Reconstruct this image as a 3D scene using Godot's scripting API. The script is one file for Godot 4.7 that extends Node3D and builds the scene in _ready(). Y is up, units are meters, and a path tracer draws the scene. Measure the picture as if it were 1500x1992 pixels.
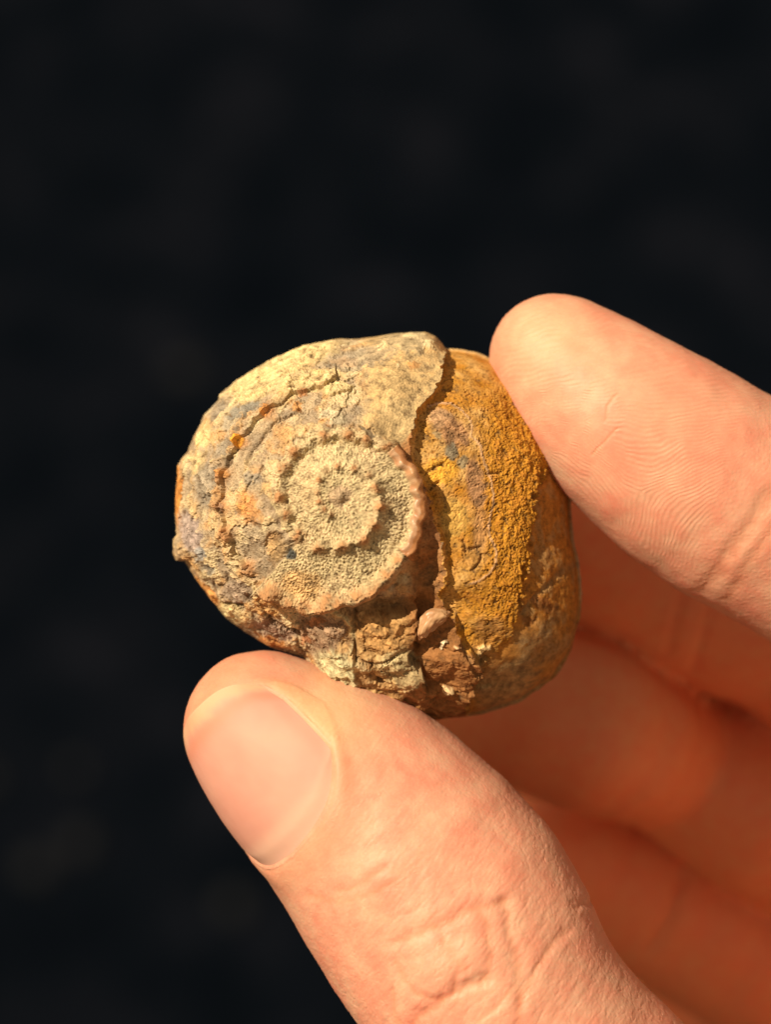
extends Node3D
# A fossil snail shell held between thumb and forefinger in hard low sun, over dark ground.
# Shapes are worked out in millimetres in a "view frame" (x right, y up, z towards the viewer, origin in the fossil)
# and set into the world by the transform HOLD. Layout points are given in pixels of the photograph with a depth in mm.

const S := 0.0502                      # mm per photograph pixel at z = 0
const DIST := 300.0                    # mm from the lens to z = 0
const PITCH := 55.0                    # degrees the view looks down
const GRID := 800                      # cells across the fossil's surface grid
const CELL := 1.0                      # mm, cell of the hand's surface net

var HOLD := Transform3D()
var grain := FastNoiseLite.new()
var rough := FastNoiseLite.new()
var lump := FastNoiseLite.new()
var cell_noise := FastNoiseLite.new()
var chip := FastNoiseLite.new()
var sandy := FastNoiseLite.new()


func noise_of(n: FastNoiseLite, type: int, freq: float, octaves: int, sd: int) -> void:
	n.noise_type = type
	n.frequency = freq
	n.seed = sd
	n.fractal_type = FastNoiseLite.FRACTAL_FBM if octaves > 1 else FastNoiseLite.FRACTAL_NONE
	n.fractal_octaves = octaves


func _ready() -> void:
	# ---- camera, sky, sun, exposure
	var tilt := Basis(Vector3.RIGHT, deg_to_rad(-PITCH))
	HOLD = Transform3D(tilt.scaled(Vector3.ONE), Vector3(0, 1.05, 0))
	var cam := Camera3D.new()
	cam.name = "camera"
	var lens := CameraAttributesPhysical.new()
	lens.frustum_focal_length = 72.0
	lens.frustum_focus_distance = 0.288
	lens.frustum_near = 0.02
	lens.frustum_far = 200.0
	lens.exposure_aperture = 10.5
	cam.attributes = lens
	cam.transform = Transform3D(tilt, HOLD * Vector3(0, 0, DIST * 0.001))
	add_child(cam)
	cam.current = true
	var env := Environment.new()
	env.background_mode = Environment.BG_SKY
	var sky := Sky.new()
	var air := ProceduralSkyMaterial.new()
	air.sky_top_color = Color(0.46, 0.42, 0.37)
	air.sky_horizon_color = Color(0.85, 0.63, 0.42)
	air.ground_bottom_color = Color(0.05, 0.05, 0.05)
	air.ground_horizon_color = Color(0.12, 0.11, 0.10)
	air.sun_angle_max = 4.0
	sky.sky_material = air
	env.sky = sky
	env.background_energy_multiplier = 1.35
	env.tonemap_mode = Environment.TONE_MAPPER_LINEAR
	env.tonemap_exposure = 1.33
	env.sdfgi_enabled = true
	env.ssao_enabled = true
	env.ssil_enabled = true
	var we := WorldEnvironment.new()
	we.name = "daylight"
	we.environment = env
	add_child(we)
	var sun := DirectionalLight3D.new()
	sun.name = "sun"
	sun.light_energy = 1.6
	sun.light_color = Color(1.0, 0.92, 0.80)
	sun.light_angular_distance = 0.5
	sun.shadow_enabled = true
	var to_sun := tilt * Vector3(-0.53, 0.46, 0.71).normalized()
	sun.transform = Transform3D(Basis.looking_at(-to_sun, Vector3.UP), Vector3(0, 3, 0))
	add_child(sun)

	noise_of(grain, FastNoiseLite.TYPE_SIMPLEX_SMOOTH, 4.4, 2, 11)
	noise_of(rough, FastNoiseLite.TYPE_SIMPLEX_SMOOTH, 0.9, 3, 12)
	noise_of(lump, FastNoiseLite.TYPE_SIMPLEX_SMOOTH, 0.16, 3, 13)
	noise_of(chip, FastNoiseLite.TYPE_SIMPLEX_SMOOTH, 0.33, 4, 14)
	noise_of(cell_noise, FastNoiseLite.TYPE_CELLULAR, 1.0, 1, 15)
	noise_of(sandy, FastNoiseLite.TYPE_CELLULAR, 6.2, 1, 21)
	sandy.cellular_return_type = FastNoiseLite.RETURN_DISTANCE
	cell_noise.cellular_return_type = FastNoiseLite.RETURN_DISTANCE2_SUB

	# ---- the setting
	make_ground()
	# ---- the things
	var t0 := Time.get_ticks_msec()
	make_fossil()
	var t1 := Time.get_ticks_msec()
	make_hand()
	print("fossil ", t1 - t0, " ms, hand ", Time.get_ticks_msec() - t1, " ms")


# ------------------------------------------------------------------ helpers
func px(x: float, y: float, z: float) -> Vector3:
	var k := S * (DIST - z) / DIST
	return Vector3((x - 750.0) * k, (996.0 - y) * k, z)


func thing(called: String, label: String, category: String) -> Node3D:
	var o := Node3D.new()
	o.name = called
	o.set_meta("label", label)
	o.set_meta("category", category)
	o.transform = HOLD
	add_child(o, true)
	return o


func part(called: String, mesh: Mesh, m: Material, parent: Node) -> MeshInstance3D:
	var o := MeshInstance3D.new()
	o.name = called
	o.mesh = mesh
	o.material_override = m
	parent.add_child(o, true)
	return o


func mesh_from(v: PackedVector3Array, n: PackedVector3Array, c: PackedColorArray, idx: PackedInt32Array) -> ArrayMesh:
	# keeps only the vertices that idx uses; millimetres become metres
	var map := PackedInt32Array()
	map.resize(v.size())
	map.fill(-1)
	var vv := PackedVector3Array()
	var nn := PackedVector3Array()
	var cc := PackedColorArray()
	var ii := PackedInt32Array()
	ii.resize(idx.size())
	for i in idx.size():
		var a := idx[i]
		var b := map[a]
		if b < 0:
			b = vv.size()
			map[a] = b
			vv.append(v[a] * 0.001)
			nn.append(n[a])
			cc.append(c[a])
		ii[i] = b
	var arr := []
	arr.resize(Mesh.ARRAY_MAX)
	arr[Mesh.ARRAY_VERTEX] = vv
	arr[Mesh.ARRAY_NORMAL] = nn
	arr[Mesh.ARRAY_COLOR] = cc
	arr[Mesh.ARRAY_INDEX] = ii
	var m := ArrayMesh.new()
	m.add_surface_from_arrays(Mesh.PRIMITIVE_TRIANGLES, arr)
	return m


func smooth_normals(v: PackedVector3Array, idx: PackedInt32Array) -> PackedVector3Array:
	var n := PackedVector3Array()
	n.resize(v.size())
	for i in range(0, idx.size(), 3):
		var a := idx[i]
		var b := idx[i + 1]
		var c := idx[i + 2]
		var f := (v[c] - v[a]).cross(v[b] - v[a])
		n[a] += f
		n[b] += f
		n[c] += f
	for i in n.size():
		n[i] = n[i].normalized()
	return n


func mix(a: Color, b: Color, t: float) -> Color:
	return a.lerp(b, clampf(t, 0.0, 1.0))


func seg_d(p: Vector2, a: Vector2, b: Vector2) -> float:
	var ab := b - a
	var t := clampf((p - a).dot(ab) / ab.length_squared(), 0.0, 1.0)
	return p.distance_to(a + ab * t)


func path_d(p: Vector2, pts: PackedVector2Array) -> float:
	var d := 1e9
	for i in pts.size() - 1:
		d = minf(d, seg_d(p, pts[i], pts[i + 1]))
	return d


# ------------------------------------------------------------------ ground
func make_ground() -> void:
	var pm := PlaneMesh.new()
	pm.size = Vector2(120, 120)
	var g := MeshInstance3D.new()
	g.name = "ground"
	g.mesh = pm
	g.set_meta("kind", "structure")
	g.set_meta("label", "dark out-of-focus ground far below the held fossil")
	var m := StandardMaterial3D.new()
	var nt := NoiseTexture2D.new()
	nt.width = 1024
	nt.height = 1024
	nt.seamless = true
	var fn := FastNoiseLite.new()
	noise_of(fn, FastNoiseLite.TYPE_SIMPLEX_SMOOTH, 0.012, 3, 5)
	nt.noise = fn
	var ramp := Gradient.new()
	ramp.offsets = PackedFloat32Array([0.0, 0.45, 0.72, 1.0])
	ramp.colors = PackedColorArray([Color(0.013, 0.022, 0.040), Color(0.026, 0.039, 0.061), Color(0.038, 0.049, 0.071), Color(0.078, 0.084, 0.110)])
	nt.color_ramp = ramp
	m.albedo_texture = nt
	m.uv1_triplanar = true
	m.uv1_world_triplanar = true
	m.uv1_scale = Vector3(1.1, 1.1, 1.1)
	m.roughness = 1.0
	m.metallic_specular = 0.05
	g.material_override = m
	add_child(g)
	var stone := SphereMesh.new()
	stone.radius = 1.0
	stone.height = 1.4
	stone.radial_segments = 10
	stone.rings = 6
	var sm := StandardMaterial3D.new()
	sm.albedo_color = Color(0.0105, 0.0115, 0.013).linear_to_srgb()
	sm.roughness = 1.0
	sm.metallic_specular = 0.1
	var mm := MultiMesh.new()
	mm.transform_format = MultiMesh.TRANSFORM_3D
	mm.mesh = stone
	mm.instance_count = 60
	var rng := RandomNumberGenerator.new()
	rng.seed = 4
	for i in 60:
		var k := rng.randf_range(0.005, 0.0085)
		var t := Transform3D(Basis(Vector3.UP, rng.randf() * TAU).scaled(Vector3(k * rng.randf_range(0.8, 1.3), k * 0.7, k)), Vector3(rng.randf_range(-0.5, 0.5), 0.002, rng.randf_range(-1.6, -0.2)))
		mm.set_instance_transform(i, t)
	var gravel := MultiMeshInstance3D.new()
	gravel.name = "gravel"
	gravel.multimesh = mm
	gravel.material_override = sm
	gravel.set_meta("kind", "stuff")
	gravel.set_meta("label", "small dark stones scattered on the blurred dark ground")
	add_child(gravel)


# ------------------------------------------------------------------ fossil
var C0 := Vector2(661, 966)            # apex of the spire, pixels
var outline: PackedFloat32Array        # radius from C0 per angle step, pixels
var outline_soft: PackedFloat32Array
var keel_a: PackedFloat32Array         # unwrapped angle along the spiral keel (degrees)
var keel_r: PackedFloat32Array         # its radius, pixels
var beads: PackedVector2Array
var edge_pts: PackedVector2Array       # shell edge against the ochre mould
var patches: Array = []
var cracks: Array = []


func setup_fossil() -> void:
	var o := PackedVector2Array([
		Vector2(700, 661), Vector2(735, 656), Vector2(770, 650), Vector2(828, 648), Vector2(846, 656), Vector2(857, 668), Vector2(866, 680), Vector2(890, 680), Vector2(930, 687), Vector2(970, 705),
		Vector2(1012, 745), Vector2(1052, 808), Vector2(1087, 890), Vector2(1110, 965), Vector2(1116, 1050), Vector2(1128, 1100), Vector2(1132, 1150), Vector2(1130, 1200),
		Vector2(1116, 1262), Vector2(1078, 1320), Vector2(1010, 1365), Vector2(930, 1390), Vector2(850, 1400), Vector2(760, 1415), Vector2(690, 1400),
		Vector2(630, 1335), Vector2(590, 1278), Vector2(520, 1254), Vector2(470, 1222), Vector2(440, 1200), Vector2(410, 1162), Vector2(372, 1110), Vector2(359, 1088), Vector2(347, 1092), Vector2(338, 1078),
		Vector2(337, 1048), Vector2(345, 1042), Vector2(342, 1000), Vector2(343, 950), Vector2(348, 925), Vector2(346, 908), Vector2(354, 892), Vector2(366, 880), Vector2(380, 845), Vector2(400, 808),
		Vector2(428, 779), Vector2(427, 770), Vector2(460, 742), Vector2(520, 704), Vector2(590, 675), Vector2(650, 663)])
	outline.resize(1440)
	for i in 1440:
		var d := Vector2.from_angle(i * TAU / 1440.0)
		var far := 300.0
		for k in o.size():
			var hit = Geometry2D.segment_intersects_segment(C0, C0 + d * 900.0, o[k], o[(k + 1) % o.size()])
			if hit != null:
				far = C0.distance_to(hit)
		outline[i] = far
	outline_soft.resize(1440)
	for i in 1440:
		var s := 0.0
		for k in range(-24, 25):
			s += outline[(i + k + 1440) % 1440]
		outline_soft[i] = s / 49.0
	var sm := outline.duplicate()
	for i in 1440:
		var s := 0.0
		for k in range(-2, 3):
			s += sm[(i + k + 1440) % 1440]
		outline[i] = s / 5.0
	# the spiral keel, from the inside outwards (points of an enlarged crop, 4.167 per pixel)
	var kp := PackedVector2Array([
		Vector2(600, 835), Vector2(540, 790), Vector2(510, 735), Vector2(490, 660), Vector2(505, 560), Vector2(555, 485), Vector2(655, 450), Vector2(790, 465), Vector2(900, 520), Vector2(965, 620), Vector2(1000, 770), Vector2(945, 930), Vector2(860, 1040),
		Vector2(690, 1090), Vector2(510, 1095), Vector2(350, 990), Vector2(240, 840), Vector2(190, 690), Vector2(235, 470), Vector2(320, 345), Vector2(545, 215), Vector2(740, 205), Vector2(880, 240),
		Vector2(1040, 290), Vector2(1130, 390), Vector2(1220, 500), Vector2(1270, 600), Vector2(1290, 740), Vector2(1290, 850), Vector2(1270, 940), Vector2(1225, 1080), Vector2(1060, 1300),
		Vector2(930, 1440), Vector2(650, 1530), Vector2(400, 1540), Vector2(150, 1420), Vector2(-54, 1271), Vector2(-230, 980), Vector2(-270, 770), Vector2(-262, 512), Vector2(-125, 250), Vector2(96, 12), Vector2(370, -150), Vector2(640, -215)])
	var last := 0.0
	for i in kp.size():
		var v := kp[i] - Vector2(670, 690)
		var a := rad_to_deg(v.angle())
		while i > 0 and a < last - 20.0:
			a += 360.0
		if i == 0 and a < 0.0:
			a += 360.0
		last = a
		keel_a.append(a)
		keel_r.append(v.length() / 4.167)
		if i < 24 or (i > 30 and i < 42):
			beads.append(C0 + v / 4.167)
	beads.append_array(PackedVector2Array([Vector2(640, 1157), Vector2(700, 1160), Vector2(540, 1147), Vector2(812, 945), Vector2(800, 920), Vector2(776, 1090), Vector2(742, 1134), Vector2(690, 1158), Vector2(628, 1172), Vector2(566, 1162), Vector2(530, 1140)]))
	edge_pts = PackedVector2Array([
		Vector2(866, 600), Vector2(868, 676), Vector2(861, 700), Vector2(858, 740), Vector2(838, 766), Vector2(820, 792), Vector2(807, 815), Vector2(803, 850), Vector2(797, 885), Vector2(814, 925), Vector2(832, 960),
		Vector2(846, 1010), Vector2(860, 1050), Vector2(866, 1085), Vector2(869, 1120), Vector2(858, 1165), Vector2(874, 1195), Vector2(890, 1215), Vector2(903, 1258), Vector2(925, 1290), Vector2(945, 1312), Vector2(930, 1340), Vector2(880, 1450)])
	# colour patches: centre, half axes, turn, linear colour, strength, relief in mm
	var cream := Color(0.64, 0.50, 0.25)
	var grey := Color(0.29, 0.25, 0.19)
	var blue := Color(0.25, 0.24, 0.20)
	var orange := Color(0.60, 0.26, 0.06)
	var plum := Color(0.28, 0.19, 0.12)
	patches = [
		[Vector2(560, 705), Vector2(130, 30), -22.0, cream, 0.9, 0.05], [Vector2(510, 745), Vector2(75, 32), -30.0, cream, 0.85, 0.08], [Vector2(600, 745), Vector2(70, 22), -14.0, cream, 0.8, 0.1],
		[Vector2(700, 700), Vector2(80, 22), -10.0, grey, 0.55, -0.08], [Vector2(475, 800), Vector2(42, 14), -25.0, blue, 0.85, -0.12], [Vector2(425, 800), Vector2(26, 12), -45.0, grey, 0.8, -0.05],
		[Vector2(452, 830), Vector2(18, 22), 0.0, blue, 0.6, -0.08], [Vector2(440, 870), Vector2(28, 12), -50.0, grey, 0.85, -0.12], [Vector2(400, 855), Vector2(30, 14), -60.0, cream, 0.85, 0.1], [Vector2(385, 905), Vector2(14, 30), 12.0, cream, 0.7, 0.08],
		[Vector2(402, 940), Vector2(26, 52), 10.0, grey, 0.85, -0.12], [Vector2(347, 960), Vector2(12, 70), 0.0, orange, 0.95, 0.0], [Vector2(372, 1035), Vector2(22, 50), -18.0, Color(0.34, 0.27, 0.24), 0.9, -0.1],
		[Vector2(412, 1105), Vector2(20, 12), 30.0, blue, 0.8, -0.1], [Vector2(395, 1075), Vector2(12, 18), 0.0, Color(0.25, 0.27, 0.28), 0.7, 0.0], [Vector2(402, 1150), Vector2(60, 13), 46.0, orange, 0.8, 0.0],
		[Vector2(462, 1148), Vector2(34, 26), 0.0, Color(0.33, 0.25, 0.18), 0.95, 0.18], [Vector2(495, 932), Vector2(20, 14), 10.0, grey, 0.85, 0.08], [Vector2(487, 985), Vector2(26, 34), -10.0, orange, 0.6, 0.05],
		[Vector2(470, 860), Vector2(10, 12), 0.0, Color(0.75, 0.34, 0.05), 1.0, 0.25], [Vector2(440, 921), Vector2(9, 9), 0.0, Color(0.52, 0.26, 0.09), 0.9, 0.2], [Vector2(437, 988), Vector2(8, 9), 0.0, Color(0.34, 0.2, 0.12), 0.9, 0.25],
		[Vector2(520, 803), Vector2(9, 13), 20.0, Color(0.55, 0.25, 0.07), 0.9, 0.2], [Vector2(589, 765), Vector2(9, 8), 0.0, Color(0.5, 0.24, 0.1), 0.9, 0.2], [Vector2(578, 793), Vector2(14, 8), 0.0, orange, 0.6, 0.05],
		[Vector2(657, 757), Vector2(34, 15), -12.0, cream, 0.8, 0.55], [Vector2(647, 815), Vector2(28, 14), 15.0, Color(0.52, 0.45, 0.3), 0.8, 0.15], [Vector2(632, 822), Vector2(14, 8), 0.0, orange, 0.5, 0.0],
		[Vector2(790, 668), Vector2(60, 22), 4.0, Color(0.44, 0.36, 0.22), 0.7, 0.1], [Vector2(803, 655), Vector2(26, 6), -4.0, Color(0.75, 0.62, 0.36), 0.8, 0.1], [Vector2(830, 676), Vector2(11, 9), 20.0, Color(0.78, 0.66, 0.38), 0.8, 0.12],
		[Vector2(742, 678), Vector2(12, 6), -40.0, Color(0.76, 0.64, 0.36), 0.8, 0.1], [Vector2(773, 714), Vector2(5, 7), 0.0, Color(0.78, 0.66, 0.4), 0.8, 0.1], [Vector2(805, 712), Vector2(16, 8), 0.0, Color(0.5, 0.24, 0.08), 0.6, 0.0],
		[Vector2(765, 745), Vector2(50, 40), 0.0, Color(0.46, 0.33, 0.16), 0.7, 0.0], [Vector2(770, 820), Vector2(40, 55), 10.0, Color(0.47, 0.35, 0.18), 0.8, 0.0], [Vector2(706, 838), Vector2(10, 5), 40.0, Color(0.12, 0.1, 0.07), 0.8, -0.2], [Vector2(719, 846), Vector2(8, 12), 40.0, Color(0.14, 0.11, 0.08), 0.7, -0.25],
		[Vector2(569, 1075), Vector2(11, 12), 0.0, Color(0.07, 0.08, 0.08), 0.95, 0.0], [Vector2(552, 1052), Vector2(14, 4), 40.0, Color(0.14, 0.13, 0.11), 0.7, 0.0], [Vector2(540, 1065), Vector2(22, 26), 20.0, Color(0.52, 0.34, 0.15), 0.6, 0.06],
		[Vector2(661, 966), Vector2(26, 24), 0.0, Color(0.42, 0.29, 0.19), 0.7, 0.0], [Vector2(605, 960), Vector2(22, 40), 0.0, Color(0.5, 0.37, 0.2), 0.5, 0.0], [Vector2(590, 1130), Vector2(45, 30), 20.0, Color(0.58, 0.34, 0.13), 0.6, 0.0],
		[Vector2(628, 1232), Vector2(54, 40), 12.0, plum, 1.0, 0.1], [Vector2(598, 1243), Vector2(12, 10), 0.0, Color(0.36, 0.15, 0.06), 0.7, 0.03], [Vector2(612, 1210), Vector2(22, 8), -10.0, Color(0.5, 0.22, 0.08), 0.6, 0.0],
		[Vector2(535, 1225), Vector2(50, 20), 18.0, Color(0.26, 0.18, 0.13), 0.95, -0.25], [Vector2(530, 1246), Vector2(40, 8), 14.0, Color(0.5, 0.22, 0.06), 0.8, 0.0], [Vector2(520, 1175), Vector2(32, 22), 30.0, Color(0.55, 0.3, 0.1), 0.7, 0.1], [Vector2(455, 1192), Vector2(40, 20), 35.0, Color(0.58, 0.48, 0.25), 0.8, 0.12],
		[Vector2(655, 1290), Vector2(48, 26), 25.0, Color(0.55, 0.51, 0.30), 0.95, 0.55], [Vector2(780, 1300), Vector2(55, 40), 30.0, Color(0.42, 0.36, 0.2), 0.7, 0.35], [Vector2(715, 1325), Vector2(30, 20), 30.0, Color(0.25, 0.14, 0.06), 0.7, -0.2], [Vector2(745, 1235), Vector2(60, 40), 0.0, Color(0.42, 0.24, 0.09), 0.9, 0.2],
		[Vector2(866, 806), Vector2(30, 26), 0.0, Color(0.42, 0.26, 0.14), 0.95, 0.12], [Vector2(895, 838), Vector2(36, 34), 30.0, Color(0.36, 0.20, 0.10), 0.95, 0.0], [Vector2(886, 873), Vector2(15, 22), 10.0, Color(0.20, 0.18, 0.13), 0.9, 0.0], [Vector2(910, 898), Vector2(14, 16), -20.0, Color(0.26, 0.22, 0.14), 0.85, 0.0], [Vector2(858, 838), Vector2(14, 9), 20.0, Color(0.25, 0.21, 0.13), 0.7, 0.0],
		[Vector2(938, 940), Vector2(22, 62), -8.0, Color(0.36, 0.20, 0.10), 0.95, -0.05], [Vector2(945, 1040), Vector2(18, 60), 4.0, Color(0.40, 0.22, 0.09), 0.8, -0.05], [Vector2(935, 1090), Vector2(30, 26), 0.0, Color(0.42, 0.23, 0.07), 0.7, -0.1], [Vector2(865, 915), Vector2(40, 32), 0.0, Color(0.76, 0.40, 0.05), 0.8, 0.05],
		[Vector2(890, 1010), Vector2(30, 50), 0.0, Color(0.60, 0.38, 0.10), 0.7, 0.0], [Vector2(1000, 720), Vector2(60, 16), 40.0, Color(0.45, 0.27, 0.08), 0.5, 0.0], [Vector2(1022, 777), Vector2(10, 8), 0.0, Color(0.12, 0.07, 0.03), 0.8, -0.1], [Vector2(995, 880), Vector2(14, 14), 0.0, Color(0.30, 0.13, 0.03), 0.6, -0.15],
		[Vector2(960, 1240), Vector2(34, 28), 0.0, Color(0.22, 0.10, 0.03), 0.6, -0.1], [Vector2(955, 1278), Vector2(20, 7), -38.0, Color(0.7, 0.5, 0.24), 0.9, 0.3], [Vector2(868, 1264), Vector2(5, 10), 30.0, Color(0.8, 0.68, 0.45), 0.95, 0.3], [Vector2(894, 1268), Vector2(6, 4), 0.0, Color(0.7, 0.5, 0.28), 0.9, 0.2], [Vector2(880, 1353), Vector2(10, 5), -20.0, Color(0.72, 0.52, 0.28), 0.9, 0.25],
		[Vector2(1085, 1190), Vector2(26, 18), 30.0, Color(0.20, 0.08, 0.03), 0.7, 0.0], [Vector2(1055, 1225), Vector2(16, 12), 0.0, Color(0.15, 0.06, 0.02), 0.7, -0.1], [Vector2(1025, 1320), Vector2(16, 10), 0.0, Color(0.10, 0.07, 0.04), 0.7, 0.0], [Vector2(1000, 1340), Vector2(80, 34), -30.0, Color(0.30, 0.21, 0.10), 0.7, 0.0]]
	cracks = [
		[PackedVector2Array([Vector2(588, 1210), Vector2(582, 1230), Vector2(580, 1250), Vector2(592, 1266)]), 3.0, 0.3],
		[PackedVector2Array([Vector2(648, 1190), Vector2(672, 1204), Vector2(685, 1225), Vector2(688, 1250), Vector2(680, 1270)]), 4.0, -0.3],
		[PackedVector2Array([Vector2(481, 912), Vector2(487, 885), Vector2(498, 868), Vector2(537, 824), Vector2(584, 801), Vector2(628, 782), Vector2(672, 772)]), 4.0, 0.5],
		[PackedVector2Array([Vector2(441, 912), Vector2(456, 880), Vector2(462, 855)]), 3.0, 0.3],
		[PackedVector2Array([Vector2(521, 1060), Vector2(527, 1040), Vector2(545, 1034), Vector2(560, 1056)]), 3.0, 0.25],
		[PackedVector2Array([Vector2(437, 1170), Vector2(455, 1173), Vector2(472, 1175)]), 4.0, 0.5],
		[PackedVector2Array([Vector2(517, 1190), Vector2(527, 1210), Vector2(545, 1222), Vector2(575, 1228)]), 4.0, 0.4],
		[PackedVector2Array([Vector2(690, 1190), Vector2(688, 1240), Vector2(694, 1285)]), 4.0, 0.5],
		[PackedVector2Array([Vector2(694, 1285), Vector2(730, 1296), Vector2(775, 1275)]), 4.0, 0.4],
		[PackedVector2Array([Vector2(835, 918), Vector2(850, 908), Vector2(868, 900)]), 3.0, 0.3],
		[PackedVector2Array([Vector2(835, 953), Vector2(860, 938)]), 3.0, 0.3],
		[PackedVector2Array([Vector2(963, 920), Vector2(985, 918)]), 4.0, 0.3],
		[PackedVector2Array([Vector2(1130, 1098), Vector2(1105, 1140), Vector2(1078, 1168), Vector2(1040, 1212)]), 5.0, 0.22],
		[PackedVector2Array([Vector2(905, 1262), Vector2(922, 1300), Vector2(932, 1318), Vector2(962, 1296)]), 4.0, 0.5],
		[PackedVector2Array([Vector2(910, 1055), Vector2(916, 1075), Vector2(945, 1068)]), 3.0, 0.25],
		[PackedVector2Array([Vector2(930, 1112), Vector2(945, 1098), Vector2(948, 1085)]), 3.0, 0.3]]


var vein := PackedVector2Array([
	Vector2(838, 782), Vector2(864, 774), Vector2(888, 774), Vector2(911, 788), Vector2(926, 806), Vector2(932, 826), Vector2(929, 841), Vector2(949, 862), Vector2(951, 879), Vector2(958, 903), Vector2(968, 926), Vector2(973, 958),
	Vector2(973, 982), Vector2(965, 1011), Vector2(963, 1045), Vector2(977, 1077), Vector2(975, 1102), Vector2(962, 1122), Vector2(937, 1138), Vector2(921, 1141)])


func cliff_x(y: float) -> float:
	var k := 0
	while k < cliff_pts.size() - 2 and cliff_pts[k + 1].y < y:
		k += 1
	return lerpf(cliff_pts[k].x, cliff_pts[k + 1].x, clampf((y - cliff_pts[k].y) / (cliff_pts[k + 1].y - cliff_pts[k].y), 0.0, 1.0))


var cliff_pts := PackedVector2Array([
	Vector2(806, 1130), Vector2(812, 1190), Vector2(812, 1222), Vector2(806, 1260), Vector2(792, 1290), Vector2(818, 1310), Vector2(826, 1345), Vector2(830, 1375)])


func crust_x(y: float) -> float:
	var k := 0
	while k < crust_pts.size() - 2 and crust_pts[k + 1].y < y:
		k += 1
	return lerpf(crust_pts[k].x, crust_pts[k + 1].x, clampf((y - crust_pts[k].y) / (crust_pts[k + 1].y - crust_pts[k].y), 0.0, 1.0))


var crust_pts := PackedVector2Array([
	Vector2(1120, 700), Vector2(1062, 790), Vector2(1057, 830), Vector2(1063, 900), Vector2(1057, 960), Vector2(1049, 1010), Vector2(1036, 1070), Vector2(1032, 1130), Vector2(1020, 1190), Vector2(1005, 1240), Vector2(970, 1290), Vector2(940, 1330)])


func outline_at(phi: float, sn: float) -> float:
	var f := fposmod(phi, TAU) / TAU * 1440.0
	var i := int(f)
	var j := (i + 1) % 1440
	i = i % 1440
	return lerpf(lerpf(outline_soft[i], outline_soft[j], f - floorf(f)), lerpf(outline[i], outline[j], f - floorf(f)), smoothstep(0.88, 0.985, sn))


func keel_at(a: float) -> float:
	# radius of the keel at an unwrapped angle, or -1 outside its run
	if a < keel_a[0] or a > keel_a[keel_a.size() - 1]:
		return -1.0
	var k := keel_a.bsearch(a) - 1
	k = clampi(k, 0, keel_a.size() - 2)
	var t := (a - keel_a[k]) / maxf(keel_a[k + 1] - keel_a[k], 0.001)
	var lobes := 1.1 if a < 498.0 else (2.2 if a < 850.0 else 2.0)
	return lerpf(keel_r[k], keel_r[k + 1], t) + lobes * sin(deg_to_rad(a) * (13.0 if a < 498.0 else 15.0)) + 2.0 * sin(deg_to_rad(a) * 31.0 + 1.0)


func edge_x(y: float) -> float:
	var k := 0
	while k < edge_pts.size() - 2 and edge_pts[k + 1].y < y:
		k += 1
	return lerpf(edge_pts[k].x, edge_pts[k + 1].x, clampf((y - edge_pts[k].y) / (edge_pts[k + 1].y - edge_pts[k].y), 0.0, 1.0))


var out_h := 0.0
var out_c := Color()
var out_zone := 0                      # 0 shell, 1 spire, 2 ochre mould, 3 matrix


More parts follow.
